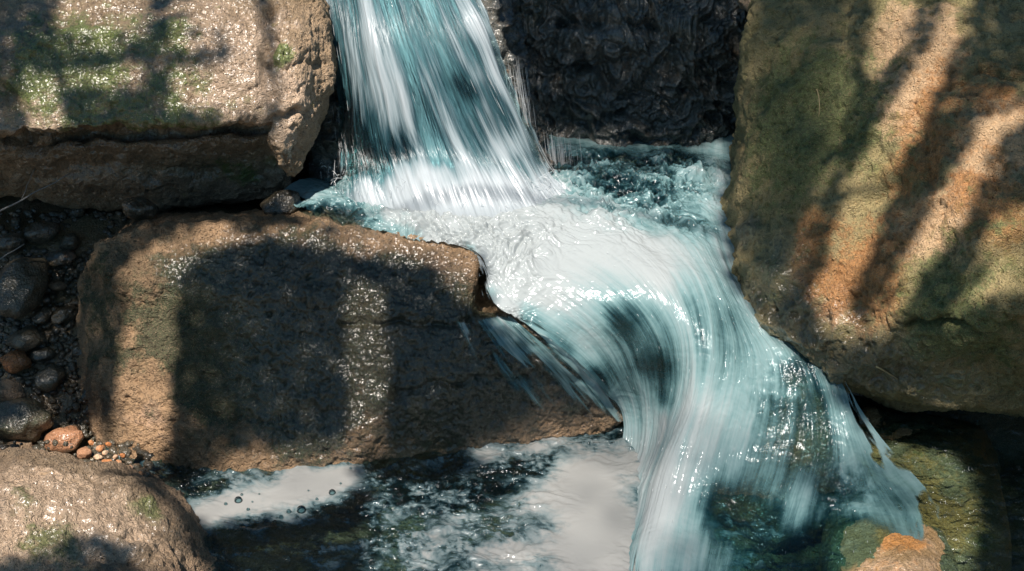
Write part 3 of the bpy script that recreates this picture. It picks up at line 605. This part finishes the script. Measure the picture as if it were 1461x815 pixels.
COB = [  # px, py, half-size m, rot, wet, rust, moss, label
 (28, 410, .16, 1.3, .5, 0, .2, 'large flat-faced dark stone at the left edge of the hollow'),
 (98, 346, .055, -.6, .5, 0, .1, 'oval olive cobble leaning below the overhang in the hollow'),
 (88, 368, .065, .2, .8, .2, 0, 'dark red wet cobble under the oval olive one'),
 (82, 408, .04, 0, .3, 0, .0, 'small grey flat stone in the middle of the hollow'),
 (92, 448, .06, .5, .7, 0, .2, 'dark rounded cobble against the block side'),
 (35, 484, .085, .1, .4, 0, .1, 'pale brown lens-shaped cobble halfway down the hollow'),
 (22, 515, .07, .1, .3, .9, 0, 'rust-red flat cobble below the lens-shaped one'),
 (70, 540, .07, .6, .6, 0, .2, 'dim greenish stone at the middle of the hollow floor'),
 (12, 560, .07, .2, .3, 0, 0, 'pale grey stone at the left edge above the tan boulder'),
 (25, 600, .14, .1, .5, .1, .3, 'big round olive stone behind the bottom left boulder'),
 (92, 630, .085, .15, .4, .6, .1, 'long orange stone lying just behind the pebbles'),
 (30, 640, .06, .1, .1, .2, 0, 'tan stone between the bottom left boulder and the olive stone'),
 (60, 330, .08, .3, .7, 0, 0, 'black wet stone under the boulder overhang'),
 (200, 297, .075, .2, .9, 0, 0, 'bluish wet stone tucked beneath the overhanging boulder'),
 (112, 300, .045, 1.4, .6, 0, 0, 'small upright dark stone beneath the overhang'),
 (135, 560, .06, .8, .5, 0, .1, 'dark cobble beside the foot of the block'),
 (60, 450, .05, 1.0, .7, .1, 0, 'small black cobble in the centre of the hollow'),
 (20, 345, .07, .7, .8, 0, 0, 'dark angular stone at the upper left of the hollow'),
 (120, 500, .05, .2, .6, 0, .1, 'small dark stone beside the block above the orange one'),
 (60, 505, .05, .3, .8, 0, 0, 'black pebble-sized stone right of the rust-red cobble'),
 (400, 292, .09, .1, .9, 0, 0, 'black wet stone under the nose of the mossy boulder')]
def bank(px, py):
    z = -.5
    for _ in range(12):
        p = U(px, py, z=z); z = .5*z+.5*float(bed_z(p[0:1], p[1:2])[0])
    return z
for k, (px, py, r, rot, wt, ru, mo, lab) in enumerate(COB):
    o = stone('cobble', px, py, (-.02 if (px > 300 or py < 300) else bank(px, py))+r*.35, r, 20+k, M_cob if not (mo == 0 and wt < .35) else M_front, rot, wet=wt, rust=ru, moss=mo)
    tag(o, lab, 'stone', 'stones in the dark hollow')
PEB = [(120, 647, .034), (88, 660, .022), (106, 662, .02), (70, 655, .018), (143, 640, .018), (140, 652, .016), (152, 660, .02), (128, 664, .018), (160, 668, .015), (100, 672, .014), (137, 668, .015),
       (170, 660, .014), (176, 672, .016), (186, 668, .014), (165, 652, .012), (150, 646, .013), (60, 648, .02), (78, 668, .013), (188, 678, .013), (200, 676, .012), (114, 674, .014), (147, 672, .013), (45, 650, .016), (175, 650, .012), (130, 632, .013), (155, 634, .012)]
for k, (px, py, r) in enumerate(PEB):
    o = stone('pebble', px, py, -.60+r*.3, r*1.05, 60+k, M_peb, random.uniform(0, 3), 3, wet=.1, rust=random.choice([0, .2, .5, .8]), pale=random.choice([0, .3, .6]), flat=.75)
    if k == 0: tag(o, 'largest round pinkish pebble on the little heap beside the block', 'pebble', 'sunlit pebbles beside the block')
    else: tag(o, 'small tan or orange pebble in the sunlit heap at the foot of the block', 'pebble', 'sunlit pebbles beside the block')
# gravel between the cobbles: nobody could count it
bm = bmesh.new()
for k in range(1500):
    px, py = random.uniform(-40, 215), random.uniform(300, 690); z = bank(px, py) if py < 630 else -.62; p = U(px, py, z=z+.004)
    r = bmesh.ops.create_icosphere(bm, subdivisions=1, radius=random.uniform(.008, .028)); sc = Vector((1, random.uniform(.6, 1), random.uniform(.5, .8)))
    a = random.uniform(0, 6)
    for v in r['verts']:
        c = v.co*random.uniform(.85, 1.15); c = Vector((c.x*sc.x, c.y*sc.y, c.z*sc.z)); v.co = Vector((c.x*math.cos(a)-c.y*math.sin(a), c.x*math.sin(a)+c.y*math.cos(a), c.z))+Vector(p)
me = bpy.data.meshes.new('gravel'); bm.to_mesh(me); bm.free(); me.polygons.foreach_set('use_smooth', [True]*len(me.polygons))
for k, v in (('wet', .6), ('rust', .1), ('moss', .1), ('pale', 0)): attr(me, k, np.full(len(me.vertices), v))
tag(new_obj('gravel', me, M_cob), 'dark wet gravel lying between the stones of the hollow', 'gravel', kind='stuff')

def tube(pts, r0, r1, seg=7, name='tube'):
    pts = [Vector(p) for p in pts]; bm = bmesh.new(); rings = []
    for i, p in enumerate(pts):
        t = (pts[min(i+1, len(pts)-1)]-pts[max(i-1, 0)]).normalized(); a = t.orthogonal().normalized()
        if rings: a = (prev-t*prev.dot(t)).normalized()
        prev = a; b = t.cross(a); r = r0+(r1-r0)*i/(len(pts)-1)
        rings.append([bm.verts.new(p+(a*math.cos(k*2*math.pi/seg)+b*math.sin(k*2*math.pi/seg))*r) for k in range(seg)])
    for A, B in zip(rings[:-1], rings[1:]):
        for k in range(seg): bm.faces.new((A[k], A[(k+1) % seg], B[(k+1) % seg], B[k]))
    bm.faces.new(rings[0][::-1]); bm.faces.new(rings[-1])
    me = bpy.data.meshes.new(name); bm.to_mesh(me); bm.free(); me.polygons.foreach_set('use_smooth', [True]*len(me.polygons)); return me
def wander(a, b, n, amp, seed):
    a = np.array(a, float); b = np.array(b, float); t = np.linspace(0, 1, n)[:, None]
    o = np.stack([pnoise(np.stack([t[:, 0]*3+k*9, t[:, 0]*0+seed, t[:, 0]*0], 1)) for k in range(3)], 1)
    return a+(b-a)*t+o*amp*np.sin(np.pi*t)
M_twig = simple_mat('twig_bark', (.20, .20, .19), .5)
M_straw = simple_mat('straw', (.55, .42, .22), .6)
M_leaf = simple_mat('fresh_leaf', (.16, .30, .05), .5)
tw = new_obj('twig', tube(wander(U(-25, 316, y=.42), U(100, 247, y=.60), 12, .012, 2), .005, .002, name='twig'), M_twig)
tag(tw, 'long thin grey twig slanting up across the dark hollow at the left edge', 'twig')
new_obj('side_shoot', tube(wander(U(31, 284, y=.50), U(50, 240, y=.53), 8, .01, 5), .002, .001, name='side_shoot'), M_twig, tw)
tw = new_obj('twig', tube(wander(U(-20, 382, y=.20), U(35, 348, y=.30), 8, .01, 6), .003, .0015, name='twig'), M_twig)
tag(tw, 'short thin twig above the large flat-faced stone at the left edge', 'twig')

# ------------------------------------------------------------------ tree overhead (outside the picture): leaves laid out to cast the shade drawn below
LIT = [
 (.9, [(85,-20),(215,-20),(205,60),(215,110),(175,125),(100,120),(80,60)]),
 (1, [(245,-20),(370,-20),(382,60),(375,140),(388,165),(310,168),(240,150),(235,90)]),
 (1, [(8,85),(45,75),(80,110),(98,190),(50,208),(30,150)]),
 (1, [(395,-20),(445,-20),(452,40),(440,60),(415,90),(430,120),(428,250),(400,245),(398,100),(395,40)]),
 (1, [(180,370),(225,340),(300,318),(385,335),(330,352),(272,365),(255,420),(248,520),(245,645),(160,645),(172,500),(176,420)]),
 (.6, [(490,395),(548,400),(552,560),(540,650),(505,650),(488,520)]),
 (0, [(325,440),(385,440),(395,640),(335,640)]),
 (1, [(385,322),(560,335),(690,350),(690,435),(662,440),(620,382),(540,374),(470,352),(400,345)]),
 (1, [(1250,-30),(1480,-30),(1480,420),(1380,455),(1300,465),(1240,490),(1190,490),(1150,440),(1175,380),(1215,240),(1265,160),(1235,150),(1240,60)]),
 (.6, [(1180,440),(1300,450),(1380,455),(1350,475),(1270,490),(1200,500)]),
 (1, [(-30,630),(100,655),(185,680),(250,735),(300,830),(210,830),(200,785),(120,762),(60,785),(-30,810)]),
 (1, [(440,-60),(700,-60),(760,190),(800,250),(1020,240),(1040,400),(1180,540),(1210,600),(880,590),(760,500),(700,455),(692,360),(430,320),(400,270)]),
 (.72, [(880,580),(1215,590),(1240,640),(1200,720),(1000,860),(690,860),(740,700),(660,640),(780,585)]),
 (.35, [(760,180),(1040,200),(1030,260),(780,260)]),
 (.8, [(240,700),(350,640),(510,630),(500,725),(300,750)]),
 (.6, [(1180,640),(1340,680),(1370,760),(1330,840),(1180,840)]),
 (.8, [(515,670),(600,690),(740,660),(740,860),(520,860)]),
 (.9, [(20,630),(130,605),(190,640),(250,670),(150,670),(60,650)]),
 (0, [(700,-30),(1060,-30),(1060,190),(740,190)]),
]
DARK = [
 [(1325,-30),(1362,-30),(1325,60),(1262,160),(1240,135),(1290,70)],
 [(1400,-30),(1480,-30),(1480,110),(1425,140),(1375,215),(1335,290),(1275,400),(1235,465),(1212,430),(1258,330),(1285,250),(1325,160),(1365,70)],
 [(1480,160),(1480,290),(1425,305),(1385,385),(1345,465),(1285,470),(1325,390),(1378,310),(1408,245),(1435,190)],
]
def inside(x, y, poly):
    r = np.zeros(x.shape, bool); n = len(poly)
    for i in range(n):
        (x1, y1), (x2, y2) = poly[i], poly[(i+1) % n]
        if y1 == y2: continue
        c = ((y1 > y) != (y2 > y)) & (x < (x2-x1)*(y-y1)/(y2-y1)+x1); r ^= c
    return r
def scene_bvh():
    V, F, off = [], [], 0
    for o in C.objects:
        if o.type != 'MESH' or len(o.data.vertices) < 3000 or o.name.startswith('spray') or o.name.startswith(('water_veil', 'spilling')): continue
        me = o.data; V.append(get_co(me)+np.array(o.location if o.parent is None else (0, 0, 0)))
        t = np.empty(len(me.loops), np.int32); me.loops.foreach_get('vertex_index', t); k_ = len(t)//len(me.polygons)
        F += (t.reshape(-1, k_)+off).tolist()
        off += len(me.vertices)
    return BVHTree.FromPolygons(np.concatenate(V).tolist(), F)
BV = scene_bvh()
def hit(px, py):
    d = ray(px, py); d = d/np.linalg.norm(d); r = BV.ray_cast(Vector(CAM), Vector(d)); return None if r[0] is None else np.array(r[0])
def on(px, py, lift=.004):
    h_ = hit(px, py); return h_+np.array([0, -.5, .8])*lift
mb_ = NT('bubble_film'); g_ = mb_.node('ShaderNodeBsdfGlossy'); g_.inputs['Roughness'].default_value = .03
t_ = mb_.node('ShaderNodeBsdfTransparent'); t_.inputs[0].default_value = (.55, .72, .74, 1); f_ = mb_.node('ShaderNodeLayerWeight'); f_.inputs[0].default_value = .35; x_ = mb_.node('ShaderNodeMixShader')
mb_.l.new(f_.outputs['Fresnel'], x_.inputs[0]); mb_.l.new(t_.outputs[0], x_.inputs[1]); mb_.l.new(g_.outputs[0], x_.inputs[2]); mb_.l.new(x_.outputs[0], mb_.out.inputs[0])
for k, (px, py, r) in enumerate([(340, 714, .016), (354, 727, .007), (345, 706, .006), (474, 703, .014), (430, 728, .019), (412, 730, .010), (401, 738, .009), (322, 719, .007), (452, 712, .006), (360, 716, .004), (370, 705, .004), (440, 700, .004), (486, 690, .005), (463, 722, .006), (392, 744, .006), (500, 668, .005), (448, 656, .005), (376, 680, .004)]):
    bm = bmesh.new(); bmesh.ops.create_uvsphere(bm, u_segments=20, v_segments=12, radius=r); bmesh.ops.delete(bm, geom=[v for v in bm.verts if v.co.z < -r*.2], context='VERTS')
    me = bpy.data.meshes.new('bubble'); bm.to_mesh(me); bm.free(); me.polygons.foreach_set('use_smooth', [True]*len(me.polygons))
    o = new_obj('bubble', me, mb_.m); o.location = U(px, py, z=-.742)
    if k == 4: tag(o, 'largest round bubble at the lower edge of the milky foam patch', 'bubble', 'bubbles floating on the milky foam')
    elif k == 0: tag(o, 'big clear bubble on the left half of the milky foam patch', 'bubble', 'bubbles floating on the milky foam')
    elif k == 3: tag(o, 'big clear bubble at the right end of the milky foam patch', 'bubble', 'bubbles floating on the milky foam')
    else: tag(o, 'tiny clear bubble floating on or beside the milky foam patch', 'bubble', 'bubbles floating on the milky foam')
ndl = new_obj('pine_needle', tube([on(a, b) for a, b in ((1165, 128), (1168, 138), (1169, 150), (1168, 168))], .0022, .0015, 5, 'pine_needle'), M_straw)
tag(ndl, 'curved straw-coloured needle stuck to the shaded face of the big right boulder', 'needle')
stk = new_obj('stick', tube([on(a, b, .008) for a, b in ((1250, 524), (1264, 532), (1280, 542))], .004, .002, 5, 'stick'), M_straw)
tag(stk, 'tiny pale stick lying on the wet ledge of the big right boulder', 'stick')
q_ = on(1312, 560, .01); me = bpy.data.meshes.new('leaf'); me.from_pydata([tuple(q_+np.array(v)*.018) for v in ((-1, 0, 0), (-.3, -.3, .35), (.5, -.25, .3), (1, 0, .1), (.4, .3, -.2), (-.4, .2, -.2), (0, -.05, .12))], [], [(0, 1, 6), (1, 2, 6), (2, 3, 6), (3, 4, 6), (4, 5, 6), (5, 0, 6)])
tag(new_obj('leaf', me, M_leaf), 'small bright green leaf under the ledge of the big right boulder', 'leaf')
LIT += [(.10, [(1050,-30),(1225,-30),(1215,150),(1195,240),(1150,380),(1100,450),(1040,380),(1050,200)]), (0, [(1180,480),(1480,470),(1480,600),(1200,560)]), (.7, [(1200,600),(1300,615),(1365,650),(1405,710),(1398,780),(1350,850),(1200,850)])]
sx, sy = np.meshgrid(np.arange(-150, 1620, 7.), np.arange(-120, 930, 7.))
lv = np.zeros(sx.shape)
for l, p in LIT: lv = np.maximum(lv, l*inside(sx, sy, p))
for p in DARK:
    for ox, oy in ((0, 0), (2, 1)): lv = np.where(inside(sx+ox, sy+oy, p), 0, lv)
frame = (sx > -25) & (sx < 1486) & (sy > -25) & (sy < 840)
lv = np.where(frame, lv, .2)
E1 = np.cross(TOSUN, [0, 1, 0]); E1 /= np.linalg.norm(E1); E2 = np.cross(TOSUN, E1)
CS, HH = .025, 4.6
acc = np.zeros((360, 360)); cnt = np.zeros((360, 360)); dk = np.zeros((360, 360)); acp = np.zeros((360, 360)); cnp = np.zeros((360, 360))
for a, b, l in zip(sx.ravel(), sy.ravel(), lv.ravel()):
    p = hit(a, b)
    if p is None: continue
    i = int((p@E1)/CS+180); j = int((p@E2)/CS+180)
    if 0 <= i < 360 and 0 <= j < 360:
        cnt[i, j] += 1; dk[i, j] += l < .1
        if l >= .1: acp[i, j] += l; cnp[i, j] += 1
fill = np.where(cnt > 0, np.where(dk/np.maximum(cnt, 1) > .5, 0., acp/np.maximum(cnp, 1)), 0); have = cnt > 0
for _ in range(10):
    a = np.zeros_like(fill); c = np.zeros_like(fill)
    for dx, dy in ((1, 0), (-1, 0), (0, 1), (0, -1), (1, 1), (-1, -1), (1, -1), (-1, 1)):
        a += np.roll(fill*have, (dx, dy), (0, 1)); c += np.roll(have, (dx, dy), (0, 1))
    new = (~have) & (c > 0); fill = np.where(new, a/np.maximum(c, 1), fill); have |= new
mxf = fill.copy()
for dx, dy in ((1, 0), (-1, 0), (0, 1), (0, -1)): mxf = np.maximum(mxf, np.roll(fill, (dx, dy), (0, 1)))
fill = np.where((mxf > .97) & (fill > .5), mxf, fill); ii, jj = np.nonzero(have)
lev = fill[ii, jj]; pr = np.clip(1-lev, 0, 1)**1.2*1.5
pr = np.where(lev < .1, 1.5, 0.)
def leaves(ii, jj, pr, H0, dH, size):
    keep = RNG.random(len(ii)) < pr; ii, jj = ii[keep], jj[keep]; m_ = len(ii); rr = RNG.random
    cen = ((ii-180+rr(m_))*CS)[:, None]*E1+((jj-180+rr(m_))*CS)[:, None]*E2+(H0+rr(m_)*dH)[:, None]*TOSUN
    ang = rr(m_)*2*np.pi; d1 = np.stack([np.cos(ang), np.sin(ang), (rr(m_)-.5)*.7], 1); d1 /= np.linalg.norm(d1, axis=1)[:, None]
    up = np.array([0, 0, 1.])+.6*(rr((m_, 3))-.5); d2 = np.cross(d1, up); d2 /= np.linalg.norm(d2, axis=1)[:, None]
    ln = (size*(.66+.34*rr(m_)))[:, None]; wd = ln*.52; sag = np.cross(d1, d2)*ln*.18
    V = np.stack([cen-d1*ln, cen-d1*ln*.35+d2*wd, cen+d1*ln*.35+d2*wd*.85, cen+d1*ln, cen+d1*ln*.35-d2*wd*.85, cen-d1*ln*.35-d2*wd], 1)
    V[:, [1, 2, 4, 5]] += sag[:, None, :]
    me = bpy.data.meshes.new('unseen_crown'); me.vertices.add(m_*6); me.vertices.foreach_set('co', V.reshape(-1).astype(np.float32))
    q = (np.array([0, 1, 2, 3, 0, 3, 4, 5])[None]+np.arange(m_)[:, None]*6).reshape(-1)
    me.loops.add(len(q)); me.loops.foreach_set('vertex_index', q.astype(np.int32)); me.polygons.add(m_*2); me.polygons.foreach_set('loop_start', np.arange(0, len(q), 4, dtype=np.int32))
    me.update(calc_edges=True); return me
shade_leaves = leaves(ii, jj, pr, HH, .8, .042)
hp = np.where((lev >= .1) & (lev < .97), -np.log(np.clip(lev, .05, 1))*.17, 0)
dimming_leaves = leaves(ii, jj, hp, 17., 3., .065)
lm = NT('leaf'); ld = lm.node('ShaderNodeBsdfDiffuse'); ld.inputs[0].default_value = (.05, .10, .03, 1); lt_ = lm.node('ShaderNodeBsdfTranslucent'); lt_.inputs[0].default_value = (.03, .07, .015, 1)
la = lm.node('ShaderNodeAddShader'); lm.l.new(ld.outputs[0], la.inputs[0]); lm.l.new(lt_.outputs[0], la.inputs[1]); lm.l.new(la.outputs[0], lm.out.inputs[0])
tree = bpy.data.objects.new('unseen_shade_tree', None); C.objects.link(tree)
tag(tree, 'unseen leafy tree on the bank with leaves laid out to dapple the boulders', 'tree')
new_obj('unseen_crown', shade_leaves, lm.m, tree)
M_unseen_bark = simple_mat('unseen_bark', (.10, .07, .05), .9)
foot, fork = (4.6, -.6, -.9), (4.1, -1.6, 5.4)
new_obj('unseen_trunk', tube(wander(foot, fork, 14, .25, 1), .20, .12, 12), M_unseen_bark, tree)
for k, e in enumerate([(-2.6, -2.2, 5.6), (-1.4, -1.0, 5.9), (.2, -3.0, 5.5), (1.2, -1.0, 5.8), (2.2, -3.0, 5.6)]):
    new_obj('unseen_branch', tube(wander(fork, e, 14, .35, 3+k),   .03, .007, 7), M_unseen_bark, tree)

tall = bpy.data.objects.new('added_dimming_tree', None); C.objects.link(tall)  # added out of view to dim the partly lit areas evenly
tag(tall, 'unseen high sparse leaves added behind the viewer to dim the sunlight on the stream', 'tree')
new_obj('unseen_crown', dimming_leaves, lm.m, tall)
c0 = 18.5*TOSUN
new_obj('unseen_trunk', tube(wander((6.5, -11, -1), (3.5, -9.5, c0[2]-1), 16, .4, 21), .34, .12, 14), M_unseen_bark, tall)  # trunk and branches made up to carry the dimming leaves
for k, e in enumerate([(-3.5, -8.0, .6), (-1.5, -6.8, 1.2), (0, -9.2, .2), (1.2, -7.4, .9)]):
    new_obj('unseen_branch', tube(wander((3.5, -9.5, c0[2]-1.05), (e[0], e[1], c0[2]+e[2]), 12, .4, 30+k), .07, .012, 7), M_unseen_bark, tall)
